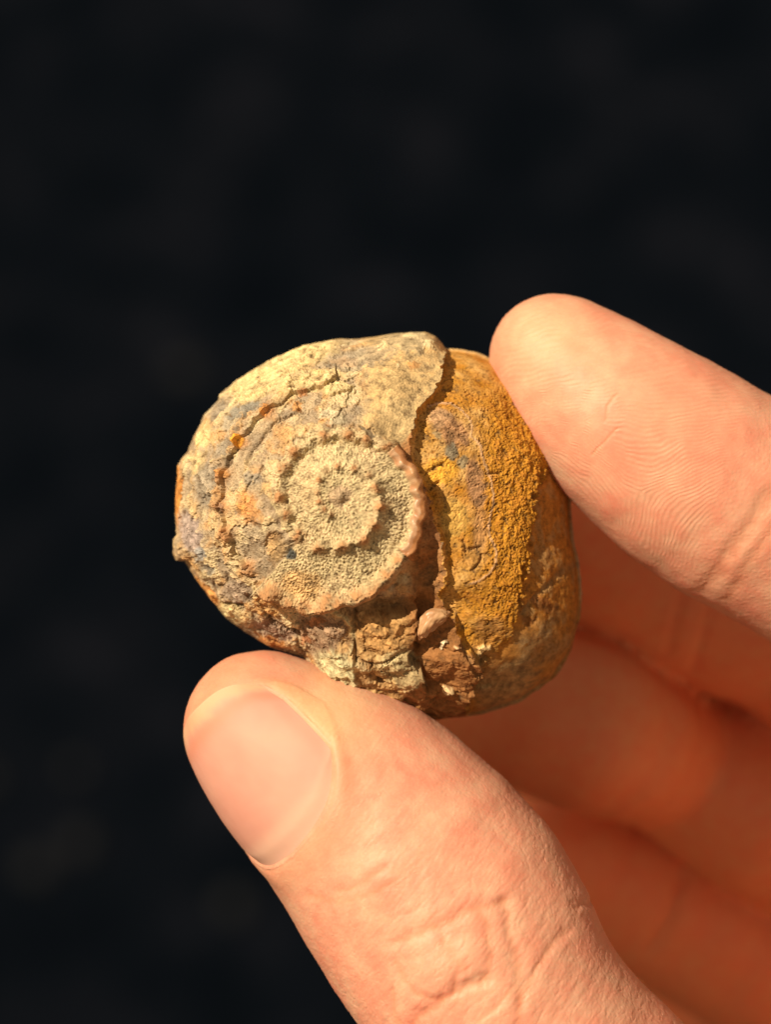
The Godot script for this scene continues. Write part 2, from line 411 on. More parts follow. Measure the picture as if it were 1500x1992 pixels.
func fossil_detail(q: Vector2, b: Vector3, front: float) -> void:
	# relief (mm) and colour at pixel point q of the shell, b is the smooth surface point in mm
	var v := q - C0
	var r := v.length()
	var ang := fposmod(rad_to_deg(v.angle()), 360.0)
	var ng := grain.get_noise_3dv(b)
	var nr := rough.get_noise_3dv(b)
	var nl := lump.get_noise_3dv(b)
	var nc := chip.get_noise_3dv(b)
	var qx := q + Vector2(nr, rough.get_noise_3d(b.x + 50.0, b.y, b.z)) * 9.0
	var side := qx.x - edge_x(qx.y)
	var h := 0.0
	var c: Color
	var zone := 0
	# --- how far out on the spire: keels at this angle
	var k_in := -1.0
	var k_out := -1.0
	var a_in := 0.0
	var a_out := 0.0
	for t in 3:
		var a := ang + 360.0 * t
		var kr := keel_at(a)
		if kr < 0.0:
			continue
		if kr <= r:
			k_in = kr
			a_in = a
		elif k_out < 0.0:
			k_out = kr
			a_out = a
	var h_body := 0.0
	if side > 0.0 and front > 0.02:
		# ---- internal mould in ochre
		zone = 2
		var deep := clampf(side / 12.0, 0.0, 1.0)
		h_body = -0.95 * deep * (1.0 - smoothstep(150.0, 330.0, side)) - 0.25
		var pn := rough.get_noise_3d(b.x * 2.1, b.y * 2.1, b.z * 2.1)
		var pits := maxf(0.0, pn - 0.18)
		var fissure := 1.0 - smoothstep(0.0, 0.07, absf(rough.get_noise_3d(b.x * 0.55 + 20.0, b.y * 0.75, b.z * 0.6)))
		var out := (1.0 - smoothstep(1150.0, 1330.0, q.y)) * smoothstep(0.0, 16.0, qx.x + 14.0 * nr + 14.0 * nl - crust_x(qx.y)) * smoothstep(770.0, 840.0, q.y)
		var beyond := smoothstep(0.0, 16.0, qx.x + 14.0 * nr + 14.0 * nl - crust_x(qx.y)) * smoothstep(770.0, 840.0, q.y)
		var inner := 1.0 - smoothstep(-10.0, 30.0, q.x - 950.0 - 12.0 * nr)
		var foot := smoothstep(1215.0, 1300.0, q.y + 90.0 * nc + 0.25 * (q.x - 950.0))
		var coarse := (1.0 - 0.9 * beyond) * (1.0 - 0.8 * foot) * smoothstep(690.0, 800.0, q.y) * (1.0 - 0.45 * inner)
		h_body += (0.15 + 0.85 * coarse) * 0.085 * ng + coarse * (0.09 * nr + (0.04 + 0.06 * (1.0 - inner)) * rough.get_noise_3d(b.x * 1.25 + 70.0, b.y * 1.0, b.z) + 0.10 * pn - 0.55 * pits) - 0.10 * fissure * (1.0 - beyond) + 0.22 * nl - 0.85 * out
		c = mix(Color(0.53, 0.235, 0.022), Color(0.67, 0.33, 0.04), 0.5 + 0.9 * nl)
		c = mix(c, Color(0.40, 0.17, 0.025), 0.3 + 1.1 * nr - 0.35 * ng)
		c = mix(c, Color(0.54, 0.33, 0.11), (0.45 + nc) * (1.0 - smoothstep(700.0, 800.0, q.y)))
		c = mix(c, Color(0.55, 0.35, 0.13), inner * clampf(0.30 + 0.35 * (1.0 - smoothstep(900.0, 1000.0, q.y + 60.0 * nr)) * smoothstep(780.0, 800.0, q.x - 0.35 * (900.0 - q.y)) + 0.8 * nc, 0.0, 0.9) * smoothstep(770.0, 800.0, q.y))
		c = mix(c, Color(0.46, 0.20, 0.04), beyond * 0.95)
		c = mix(c, Color(0.30, 0.20, 0.09), beyond * smoothstep(0.0, 0.3, nc + 0.3 * nr) * 0.6)
		c = mix(c, mix(Color(0.38, 0.19, 0.05), Color(0.29, 0.19, 0.09), 0.5 + 1.5 * nl), foot * 0.7)
		c = mix(c, Color(0.28, 0.13, 0.03), pits * 3.0 + fissure * 0.3)
		if q.x < 990.0 and q.y > 760.0 and q.y < 1155.0:
			var dv := path_d(q + Vector2(nr, ng) * 3.0, vein)
			var w := 1.0 - smoothstep(1.2, 3.6, dv)
			h_body += 0.06 * w
			c = mix(c, Color(0.56, 0.36, 0.21), w * 0.75)
	else:
		# ---- shell wall with crusts of pale sediment
		var crust := smoothstep(-0.16, 0.14, nc + 0.2 * nr + 0.1 * ng)
		h_body = 0.13 * crust + 0.13 * nr * crust + 0.085 * ng * (0.5 + 0.5 * crust) + 0.25 * nl
		var layer := smoothstep(0.02, 0.07, chip.get_noise_3d(b.x * 1.6 + 33.0, b.y * 1.6, b.z * 1.6) + 0.1 * nr)
		var plate_n := chip.get_noise_3d(b.x * 0.75 - 12.0, b.y * 0.75, b.z * 0.75 + 8.0) + 0.06 * nr
		var plate := smoothstep(-0.02, 0.015, plate_n)
		h_body += 0.10 * layer + 0.19 * plate
		c = mix(Color(0.38, 0.29, 0.19), Color(0.52, 0.38, 0.20), crust)
		c = mix(c, Color(0.56, 0.45, 0.27), layer * 0.45)
		c = mix(c, Color(0.36, 0.29, 0.20), (1.0 - plate) * 0.75)
		c = mix(c, Color(0.20, 0.14, 0.08), exp(-pow(plate_n / 0.03, 2.0)) * 0.2)
		c = mix(c, Color(0.52, 0.29, 0.11), smoothstep(0.0, 0.5, rough.get_noise_3d(b.x * 0.4, b.y * 0.4, b.z * 0.4 + 9.0)) * 0.7)
		c = mix(c, Color(0.59, 0.49, 0.29), smoothstep(0.05, 0.4, lump.get_noise_3d(b.x * 1.5, b.y * 1.5, b.z * 1.5 + 30.0)) * crust * 0.8)
		c = mix(c, Color(0.27, 0.18, 0.09), smoothstep(0.15, 0.5, -ng + 0.4 * nr) * 0.55)
		# sand-filled flap between spire and mould
		var flap := smoothstep(690.0, 725.0, q.x + 12.0 * nr) * (1.0 - smoothstep(900.0, 930.0, q.y))
		h_body = lerpf(h_body, 0.35 * smoothstep(830.0, 700.0, q.y) + 0.07 * nr + 0.05 * ng + 0.35 * nl, flap)
		c = mix(c, mix(Color(0.47, 0.35, 0.18), Color(0.56, 0.38, 0.17), 0.5 + nr + 0.3 * ng), flap * 0.85)
		# broken matrix at the foot
		var low := smoothstep(1165.0, 1200.0, q.y + 10.0 * nr) * smoothstep(610.0, 690.0, q.x + 0.45 * (q.y - 1250.0) + 14.0 * nr)
		if low > 0.5:
			zone = 3
		if low > 0.0:
			var ridged := 1.0 - 2.0 * absf(rough.get_noise_3d(b.x * 0.35, b.y * 0.35, b.z * 0.35))
			h_body = lerpf(h_body, 1.2 * nl + 0.12 * (ridged - 0.6) + 0.16 * nr + 0.09 * ng + 0.22 * smoothstep(-0.06, 0.06, plate_n) + 0.10 * smoothstep(-0.04, 0.04, nc) - 0.2, low)
			c = mix(c, mix(Color(0.36, 0.20, 0.08), Color(0.46, 0.30, 0.13), 0.5 + 1.2 * nr), low)
			c = mix(c, Color(0.44, 0.40, 0.25), low * smoothstep(0.0, 0.35, nl + 0.4 * nr) * smoothstep(1250.0, 1310.0, q.y) * 0.8)
			c = mix(c, Color(0.26, 0.12, 0.04), low * smoothstep(800.0, 870.0, q.x) * 0.7)  # matrix darkened towards the right, shade of the hollow put into its colour
	# hollows under the spire and in the foot, their shade painted into the colour
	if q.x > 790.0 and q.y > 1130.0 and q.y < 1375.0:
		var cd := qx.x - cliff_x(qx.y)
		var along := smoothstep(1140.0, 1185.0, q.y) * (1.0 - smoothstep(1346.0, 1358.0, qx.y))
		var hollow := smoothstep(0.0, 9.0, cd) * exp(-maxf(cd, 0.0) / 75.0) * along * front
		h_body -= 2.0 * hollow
		c = mix(c, Color(0.27, 0.12, 0.04), smoothstep(0.0, 9.0, cd) * along * float(side <= 0.0) * 0.9)  # hollow floor painted dark brown, shadow included in the colour
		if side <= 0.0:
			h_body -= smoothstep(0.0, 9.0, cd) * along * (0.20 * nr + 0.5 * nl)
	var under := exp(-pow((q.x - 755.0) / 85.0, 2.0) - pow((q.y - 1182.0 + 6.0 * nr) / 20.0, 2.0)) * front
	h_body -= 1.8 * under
	c = mix(c, Color(0.30, 0.17, 0.07), under * 0.8)  # brown band painted in for the shadow below the spire rim
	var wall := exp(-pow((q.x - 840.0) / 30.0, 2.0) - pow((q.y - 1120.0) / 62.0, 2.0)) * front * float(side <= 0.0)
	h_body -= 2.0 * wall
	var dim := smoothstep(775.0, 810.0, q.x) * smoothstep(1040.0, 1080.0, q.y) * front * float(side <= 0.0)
	c = mix(c, Color(0.30, 0.14, 0.05), dim * 0.92)  # brown of the wall, deepened in colour for the shadow lying there
	h = h_body
	# ---- spire
	if front > 0.1 and r < 260.0:
		var hk_in := lerpf(2.3, 1.9, clampf((a_in - 138.0) / 360.0, 0.0, 1.0)) if a_in < 498.0 else lerpf(1.9, 1.4, clampf((a_in - 498.0) / 350.0, 0.0, 1.0))
		var hk_out := lerpf(2.3, 1.9, clampf((a_out - 138.0) / 360.0, 0.0, 1.0)) if a_out < 498.0 else lerpf(1.9, 1.4, clampf((a_out - 498.0) / 350.0, 0.0, 1.0))
		if a_out > 860.0:
			hk_out = 0.7
		var open_side := smoothstep(290.0, 320.0, ang) if ang > 200.0 else 1.0 - smoothstep(118.0, 142.0, ang)   # right and bottom, where the last whorl breaks away
		var shear := 1.0 + 0.5 * smoothstep(0.2, 1.0, cos(deg_to_rad(ang - 45.0)))
		var gr := clampf(-sandy.get_noise_3dv(b) - 0.35, -0.6, 0.6) * 1.6
		var sand := (0.07 + 0.10 * shear) * (0.6 * ng + 0.9 * gr) + 0.07 * nr
		var sag := 0.65 * exp(-pow(wrapf(ang - 22.0, -180.0, 180.0) / 46.0, 2.0))
		if a_in >= 498.0:
			hk_in -= sag
		if a_out >= 498.0 and a_out < 860.0:
			hk_out -= sag
		var on_spire := false
		if k_out > 0.0 and a_out < 852.0:
			on_spire = true
			var base_in := 2.1 if k_in < 0.0 else hk_in - 0.26 * shear
			var s := clampf((r - maxf(k_in, 0.0)) / maxf(k_out - maxf(k_in, 0.0), 1.0), 0.0, 1.0)
			h = lerpf(base_in, hk_out - 0.30, s) - 0.16 * sin(s * PI) * shear + sand
			if k_in < 0.0:
				h = 1.95 + 0.55 * exp(-pow(r / 10.0, 2.0)) - 0.12 * exp(-pow((r - 18.0) / 8.0, 2.0)) + sand
			var dk := (k_out - r) / 11.0
			h += (0.40 if k_in > 0.0 else 0.30) * exp(-dk * dk) * (0.75 + 0.5 * nr) * (1.0 + (0.7 - 0.3 * open_side) * float(a_out > 498.0))
			if a_out > 498.0:
				h -= (0.28 - 0.16 * open_side) * exp(-pow((k_out - r - 17.0) / 7.0, 2.0)) * (0.8 + 0.9 * nr)
			if k_in > 0.0:
				var dj := (r - k_in) / 13.0
				h += (0.24 + 0.16 * smoothstep(0.0, 0.8, cos(deg_to_rad(ang - 60.0)))) * exp(-dj * dj) * (0.75 + 0.5 * nr)
		elif k_in > 0.0 and a_in < 852.0:
			# just outside the outer keel
			var d := r - k_in
			var lip := hk_in + 0.08 + 0.45 * exp(-pow(d / 8.0, 2.0)) * 0.6
			if open_side > 0.0:
				var fall := smoothstep(6.0, 25.0 + 8.0 * nr, d)
				h = lerpf(lerpf(hk_in * exp(-d / 70.0) + h_body, lip, 0.0), lerpf(lip + sand, h_body - 0.25 * exp(-d / 30.0), fall), open_side)
			else:
				var kk := k_out if k_out > 0.0 else k_in + 105.0
				var s2 := clampf(d / (kk - k_in), 0.0, 1.0)
				h = lerpf(hk_in - 0.45, -0.12, s2) + h_body + 0.42 * exp(-pow(d / 11.0, 2.0)) * (0.75 + 0.5 * nr)
			if d < 14.0:
				on_spire = true
		else:
			var d3 := r - maxf(k_in, 0.0)
			h = h_body + 0.62 * exp(-pow(d3 / 22.0, 2.0)) * (1.0 - open_side) * (0.8 + 0.8 * nr)
		if on_spire:
			zone = 1
			var cs := mix(Color(0.52, 0.42, 0.24), Color(0.40, 0.29, 0.17), 0.5 + 0.9 * nl + 0.5 * nr)
			cs = mix(cs, Color(0.68, 0.58, 0.33), smoothstep(0.0, 0.5, 0.5 * ng + gr) * 0.7)
			cs = mix(cs, Color(0.26, 0.18, 0.09), smoothstep(0.05, 0.5, -0.6 * ng - 0.7 * gr) * 0.7)
			c = cs
		# polished brown keel on the right
		if (ang > 318.0 or ang < 42.0):
			var kk2 := keel_at(ang + (720.0 if ang < 180.0 else 360.0))
			var dd := absf(r - kk2 - 4.0)
			var w2 := 1.0 - smoothstep(10.0, 15.0, dd)
			if w2 > 0.5:
				zone = 4
			c = mix(c, mix(Color(0.40, 0.20, 0.10), Color(0.48, 0.32, 0.19), 0.5 + 0.9 * nr + 0.4 * sin(q.y * 0.17 + 9.0 * nl)), w2)
			var rise := sqrt(maxf(0.0, 1.0 - dd * dd / 240.0))
			h = lerpf(h, 1.25 - sag + 0.75 * rise + 0.13 * sin(q.y * 0.17 + 9.0 * nl) * rise + 0.12 * nr, w2)
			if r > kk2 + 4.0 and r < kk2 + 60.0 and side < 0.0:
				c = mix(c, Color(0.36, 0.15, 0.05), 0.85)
		for bd in beads:
			var dx := q.x - bd.x
			if dx > 30.0 or dx < -30.0:
				continue
			var dy := q.y - bd.y
			if dy > 30.0 or dy < -30.0:
				continue
			var br := bd.distance_to(C0)
			var size := 6.0 if br < 70.0 else (11.0 if br < 108.0 else (10.5 if br < 160.0 else 14.0))
			var g := exp(-(dx * dx + dy * dy) / (size * size))
			h += g * (0.33 if size < 7.0 else (0.48 if br < 160.0 else 0.5))
			c = mix(c, Color(0.41, 0.22, 0.10), g * 1.4 * (0.75 + 1.0 * nr))
	if front > 0.02:
		var warp := qx + Vector2(ng, nr) * 4.0
		for p in patches:
			var cen: Vector2 = p[0]
			var ax: Vector2 = p[1]
			var reach := maxf(ax.x, ax.y) * 1.4
			var ex := warp.x - cen.x
			if ex > reach or ex < -reach:
				continue
			var ey := warp.y - cen.y
			if ey > reach or ey < -reach:
				continue
			var turn := deg_to_rad(p[2])
			var cu := (ex * cos(turn) + ey * sin(turn)) / ax.x
			var cv := (ey * cos(turn) - ex * sin(turn)) / ax.y
			var w3 := 1.0 - smoothstep(0.62, 1.10, sqrt(cu * cu + cv * cv) + 0.22 * nr)
			if w3 > 0.0:
				var tone: Color = p[3]
				c = mix(c, tone * (1.0 + 0.35 * nr + 0.2 * ng), w3 * p[4])
				h += w3 * p[5]
		for k in cracks:
			var pts: PackedVector2Array = k[0]
			var wq := q + Vector2(nr, ng) * 5.0
			if wq.distance_to(pts[1]) > 130.0:
				continue
			var dc := path_d(wq, pts)
			var w4 := exp(-pow(dc / k[1], 2.0))
			h -= w4 * k[2]
			c = mix(c, Color(0.22, 0.14, 0.07) if k[2] > 0.0 else Color(0.58, 0.48, 0.26), w4 * (0.5 if k[2] > 0.0 else 1.0))
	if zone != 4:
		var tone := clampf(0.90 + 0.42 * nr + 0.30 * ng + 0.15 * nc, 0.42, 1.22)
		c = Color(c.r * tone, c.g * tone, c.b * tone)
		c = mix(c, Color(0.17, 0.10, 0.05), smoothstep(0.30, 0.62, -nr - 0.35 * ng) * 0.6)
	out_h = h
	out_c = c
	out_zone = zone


func fossil_point(phi: float, th: float, want: bool) -> Vector3:
	var dir := Vector2.from_angle(phi)
	var sn := sin(th)
	var big := outline_at(phi, sn)
	var cs := cos(th)
	var q := C0 + dir * big * sn
	var z := cs * 17.0
	if cs > 0.0:
		z = 15.0 * pow(cs, lerpf(0.9, 0.72, maxf(dir.x, 0.0)))
	var b := px(q.x, q.y, z + 1.2 * smoothstep(0.2, 0.9, cs))
	b.z = z
	var front := smoothstep(-0.05, 0.30, cs)
	var nrm := Vector3(dir.x * sn * sn, -dir.y * sn * sn, cs * 1.15 + 0.1).normalized()
	fossil_detail(q, b, front)
	var damp := lerpf(0.25, 1.0, smoothstep(0.0, 0.35, absf(cs)))
	if cs < 0.0:
		out_h *= 0.6
		damp = 0.4
	if out_h < 0.0 or out_zone == 2:
		return b + nrm * out_h * damp
	return b + nrm * out_h * damp


func make_fossil() -> void:
	setup_fossil()
	var n := GRID + 1
	var v := PackedVector3Array()
	v.resize(n * n)
	var c := PackedColorArray()
	c.resize(n * n)
	var zone := PackedByteArray()
	zone.resize(n * n)
	for j in n:
		var y := 2.0 * j / GRID - 1.0
		for i in n:
			var x := 2.0 * i / GRID - 1.0
			var rr := 0.0
			var phi := 0.0
			if absf(x) > absf(y):
				rr = absf(x)
				phi = PI / 4.0 * y / x + (PI if x < 0.0 else 0.0)
			elif y != 0.0:
				rr = absf(y)
				phi = PI / 2.0 - PI / 4.0 * x / y + (PI if y < 0.0 else 0.0)
			var th := rr / 0.92 * 1.75 if rr < 0.92 else lerpf(1.75, PI, (rr - 0.92) / 0.08)
			var at := j * n + i
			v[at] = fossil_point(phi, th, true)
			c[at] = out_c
			zone[at] = out_zone
	var idx: Array[PackedInt32Array] = [PackedInt32Array(), PackedInt32Array(), PackedInt32Array(), PackedInt32Array(), PackedInt32Array()]
	var all := PackedInt32Array()
	for j in GRID:
		for i in GRID:
			var a := j * n + i
			var tri := PackedInt32Array([a, a + n, a + 1, a + 1, a + n, a + n + 1])
			if v[a].distance_squared_to(v[a + n + 1]) > v[a + 1].distance_squared_to(v[a + n]):
				pass
			else:
				tri = PackedInt32Array([a, a + n, a + n + 1, a, a + n + 1, a + 1])
			all.append_array(tri)
			idx[zone[a]].append_array(tri)
	var nn := smooth_normals(v, all)
	# the grid runs clockwise or not: make the normals point outwards
	var mid := (n / 2) * n + n / 2
	if nn[mid].z < 0.0:
		for i in nn.size():
			nn[i] = -nn[i]
		for k in 5:
			idx[k].reverse()
	var m := StandardMaterial3D.new()
	m.vertex_color_use_as_albedo = true
	m.roughness = 0.88
	m.metallic_specular = 0.3
	var f := thing("fossil_shell", "ochre and cream fossil snail shell with a beaded spiral, held between thumb and forefinger", "fossil")
	part("shell_wall", mesh_from(v, nn, c, idx[0]), m, f)
	part("spire", mesh_from(v, nn, c, idx[1]), m, f)
	part("internal_mould", mesh_from(v, nn, c, idx[2]), m, f)
	part("rock_matrix", mesh_from(v, nn, c, idx[3]), m, f)
	var shiny := m.duplicate() as StandardMaterial3D
	shiny.roughness = 0.42
	shiny.metallic_specular = 0.5
	part("polished_keel", mesh_from(v, nn, c, idx[4]), shiny, f).set_meta("label", "smooth brown beaded rim of the spire")
	make_pebble(f, shiny)


func surface_at(q: Vector2) -> Vector3:
	var d := q - C0
	var phi := d.angle()
	return fossil_point(phi, asin(clampf(d.length() / outline_at(phi, 0.5), 0.0, 1.0)), true)


func make_pebble(f: Node3D, m: Material) -> void:
	var at := surface_at(Vector2(848, 1222))
	var sp := SphereMesh.new()
	sp.radius = 1.0
	sp.height = 2.0
	sp.radial_segments = 64
	sp.rings = 40
	var a := sp.get_mesh_arrays()
	var v: PackedVector3Array = a[Mesh.ARRAY_VERTEX]
	var idx: PackedInt32Array = a[Mesh.ARRAY_INDEX]
	var c := PackedColorArray()
	c.resize(v.size())
	var turn := Basis(Vector3(0, 0, 1), deg_to_rad(38.0))
	for i in v.size():
		var u := v[i]
		var k := 1.0 + 0.28 * lump.get_noise_3dv(u * 5.0 + Vector3(7, 0, 0)) + 0.05 * rough.get_noise_3dv(u * 1.5)
		var p := Vector3(u.x * 1.75, u.y * 0.98, u.z * 1.1) * k
		p.y -= 0.16 * p.x * p.x - 0.2
		v[i] = turn * p + at + Vector3(0, 0, 0.75)
		c[i] = mix(Color(0.50, 0.31, 0.16), Color(0.40, 0.21, 0.10), 0.5 + rough.get_noise_3dv(u * 1.2))
	var nn := smooth_normals(v, idx)
	if nn[400].dot(v[400] - at) < 0.0:
		for i in nn.size():
			nn[i] = -nn[i]
	part("pebble", mesh_from(v, nn, c, idx), m, f).set_meta("label", "small smooth brown pebble stuck in the broken foot of the fossil")


# ------------------------------------------------------------------ hand
var bone_a: PackedVector3Array
var bone_b: PackedVector3Array
var bone_ra: PackedFloat32Array
var bone_rb: PackedFloat32Array
var bone_g: PackedInt32Array
var bone_l2: PackedFloat32Array


func chain(group: int, pts: Array, fine := 2) -> void:
	# pts: pixel x, pixel y, z mm, radius in pixels; the first segments are splined into short bones
	var c := PackedVector3Array()
	var w := PackedFloat32Array()
	for p in pts:
		c.append(px(p[0], p[1], p[2]))
		w.append(p[3] * S * (DIST - p[2]) / DIST)
	var last := c[0]
	var last_r := w[0]
	for i in c.size() - 1:
		var before := c[maxi(i - 1, 0)]
		var after := c[mini(i + 2, c.size() - 1)]
		var rb := w[maxi(i - 1, 0)]
		var ra := w[mini(i + 2, c.size() - 1)]
		var cuts := 3 if i < fine else 1
		for k in range(1, cuts + 1):
			var t := float(k) / cuts
			var q := c[i].cubic_interpolate(c[i + 1], before, after, t)
			var r := cubic_interpolate(w[i], w[i + 1], rb, ra, t)
			bone_a.append(last)
			bone_b.append(q)
			bone_ra.append(last_r)
			bone_rb.append(r)
			bone_g.append(group)
			bone_l2.append((q - last).length_squared())
			last = q
			last_r = r


func bone_d(p: Vector3, i: int) -> float:
	# exact distance to a round cone
	var pa := p - bone_a[i]
	var ba := bone_b[i] - bone_a[i]
	var l2 := bone_l2[i]
	var r1 := bone_ra[i]
	var rr := r1 - bone_rb[i]
	var a2 := l2 - rr * rr
	var y := pa.dot(ba)
	var z := y - l2
	var x2 := (pa * l2 - ba * y).length_squared()
	var k := signf(rr) * rr * rr * x2
	if signf(z) * a2 * z * z * l2 > k:
		return sqrt(x2 + z * z * l2) / l2 - bone_rb[i]
	if signf(y) * a2 * y * y * l2 < k:
		return sqrt(x2 + y * y * l2) / l2 - r1
	return (sqrt(x2 * a2 / l2) + y * rr) / l2 - r1


func smin(a: float, b: float, k: float) -> float:
	var h := maxf(k - absf(a - b), 0.0) / k
	return minf(a, b) - h * h * k * 0.25


var group_of := 0


func hand_d(p: Vector3, list: PackedInt32Array) -> float:
	var out := 1e6
	var cur := 1e6
	var g := -1
	var near := 1e6
	var root := smoothstep(62.0, 92.0, p.x * 0.8 - p.y * 0.6)
	var k := lerpf(0.7, 12.0, root)
	for i in list:
		if bone_g[i] != g:
			if g >= 0:
				if cur < near:
					near = cur
					group_of = g
				out = smin(out, cur, k)
			g = bone_g[i]
			cur = 1e6
		cur = smin(cur, bone_d(p, i), 0.9)
	if cur < near:
		group_of = g
	return smin(out, cur, k)


var all_bones := PackedInt32Array()


func near_bones(p: Vector3, reach: float) -> PackedInt32Array:
	var ds := PackedFloat32Array()
	var least := 1e6
	for i in bone_a.size():
		var d := bone_d(p, i)
		ds.append(d)
		least = minf(least, d)
	var out := PackedInt32Array()
	for i in bone_a.size():
		if ds[i] < least + reach:
			out.append(i)
	return out


# thumb frame, for the nail and the wrinkles
var th_o: Vector3
var th_a: Vector3
var th_n: Vector3
var th_b: Vector3


func nail_uv(p: Vector3) -> Vector2:
	# u along the thumb in mm, v across round the thumb in mm of arc (9 mm radius)
	var d := p - th_o
	return Vector2(d.dot(th_a), atan2(d.dot(th_b), d.dot(th_n)) * 9.0)


func nail_f(uv: Vector2) -> float:
	# 0 on the nail's outline, negative inside, about mm
	var w := nail_w(uv.x)
	var sv := (uv.y + 1.0) / w
	return maxf(maxf(nail_lo(sv) - uv.x, uv.x - nail_hi(sv)), (absf(sv) - 1.0) * w)


func nail_w(u: float) -> float:
	return 10.8 - 0.27 * clampf(u, 0.0, 12.0)


func nail_lo(sv: float) -> float:
	return -5.9 + 1.2 * sv * sv + 2.6 * pow(absf(sv), 6.0)


func nail_hi(sv: float) -> float:
	return 9.9 - 3.9 * pow(absf(sv), 4.0) - 1.3 * maxf(sv, 0.0)


func setup_hand() -> void:
	chain(0, [[506, 1414, 5, 149], [592, 1490, 5, 185], [692, 1564, 5, 219], [866, 1774, 6, 258], [1024, 2035, 7, 246], [1400, 2500, 0, 320], [2250, 3050, -25, 440]], 4)
	chain(0, [[650, 1490, -7, 172], [800, 1660, -8, 200], [960, 1900, -8, 214]], 0)  # hidden bulk added behind the thumb to block sun from the little finger
	chain(1, [[1079, 699, 1, 128], [1160, 778, 1.5, 162], [1256, 850, 2, 183], [1434, 972, 0, 207], [1880, 1222, -6, 214], [2350, 1850, -32, 240], [2400, 3200, -34, 330]], 3)
	chain(2, [[1100, 1000, -32, 150], [1330, 1128, -35, 181], [1700, 1323, -42, 198], [2250, 2050, -56, 235], [2350, 3250, -42, 330]])
	chain(3, [[960, 1374, -35, 132], [1130, 1404, -33, 170], [1312, 1478, -46, 146], [1480, 1560, -48, 180], [1700, 1670, -53, 192], [2150, 2250, -60, 225], [2300, 3250, -44, 330]], 3)
	chain(4, [[1060, 1656, -51, 122], [1285, 1768, -56, 145], [1600, 1958, -60, 172], [2050, 2450, -66, 200], [2250, 3250, -46, 330]])
	chain(5, [[1330, 1560, -92, 290], [1560, 2000, -86, 320], [1900, 2650, -56, 380], [2350, 3350, -46, 420], [2700, 4000, -44, 480]])
	for i in bone_a.size():
		all_bones.append(i)
	th_o = bone_a[0]
	th_a = (px(690, 1562, 5) - th_o).normalized()
	var side := th_a.cross(Vector3(0, 0, 1)).normalized()          # towards the lower left of the picture
	if side.x > 0.0:
		side = -side
	var beta := deg_to_rad(43.0)
	th_n = (Vector3(0, 0, 1) * cos(beta) + side * sin(beta)).normalized()
	th_n = (th_n - th_a * th_n.dot(th_a)).normalized()
	th_b = th_a.cross(th_n)


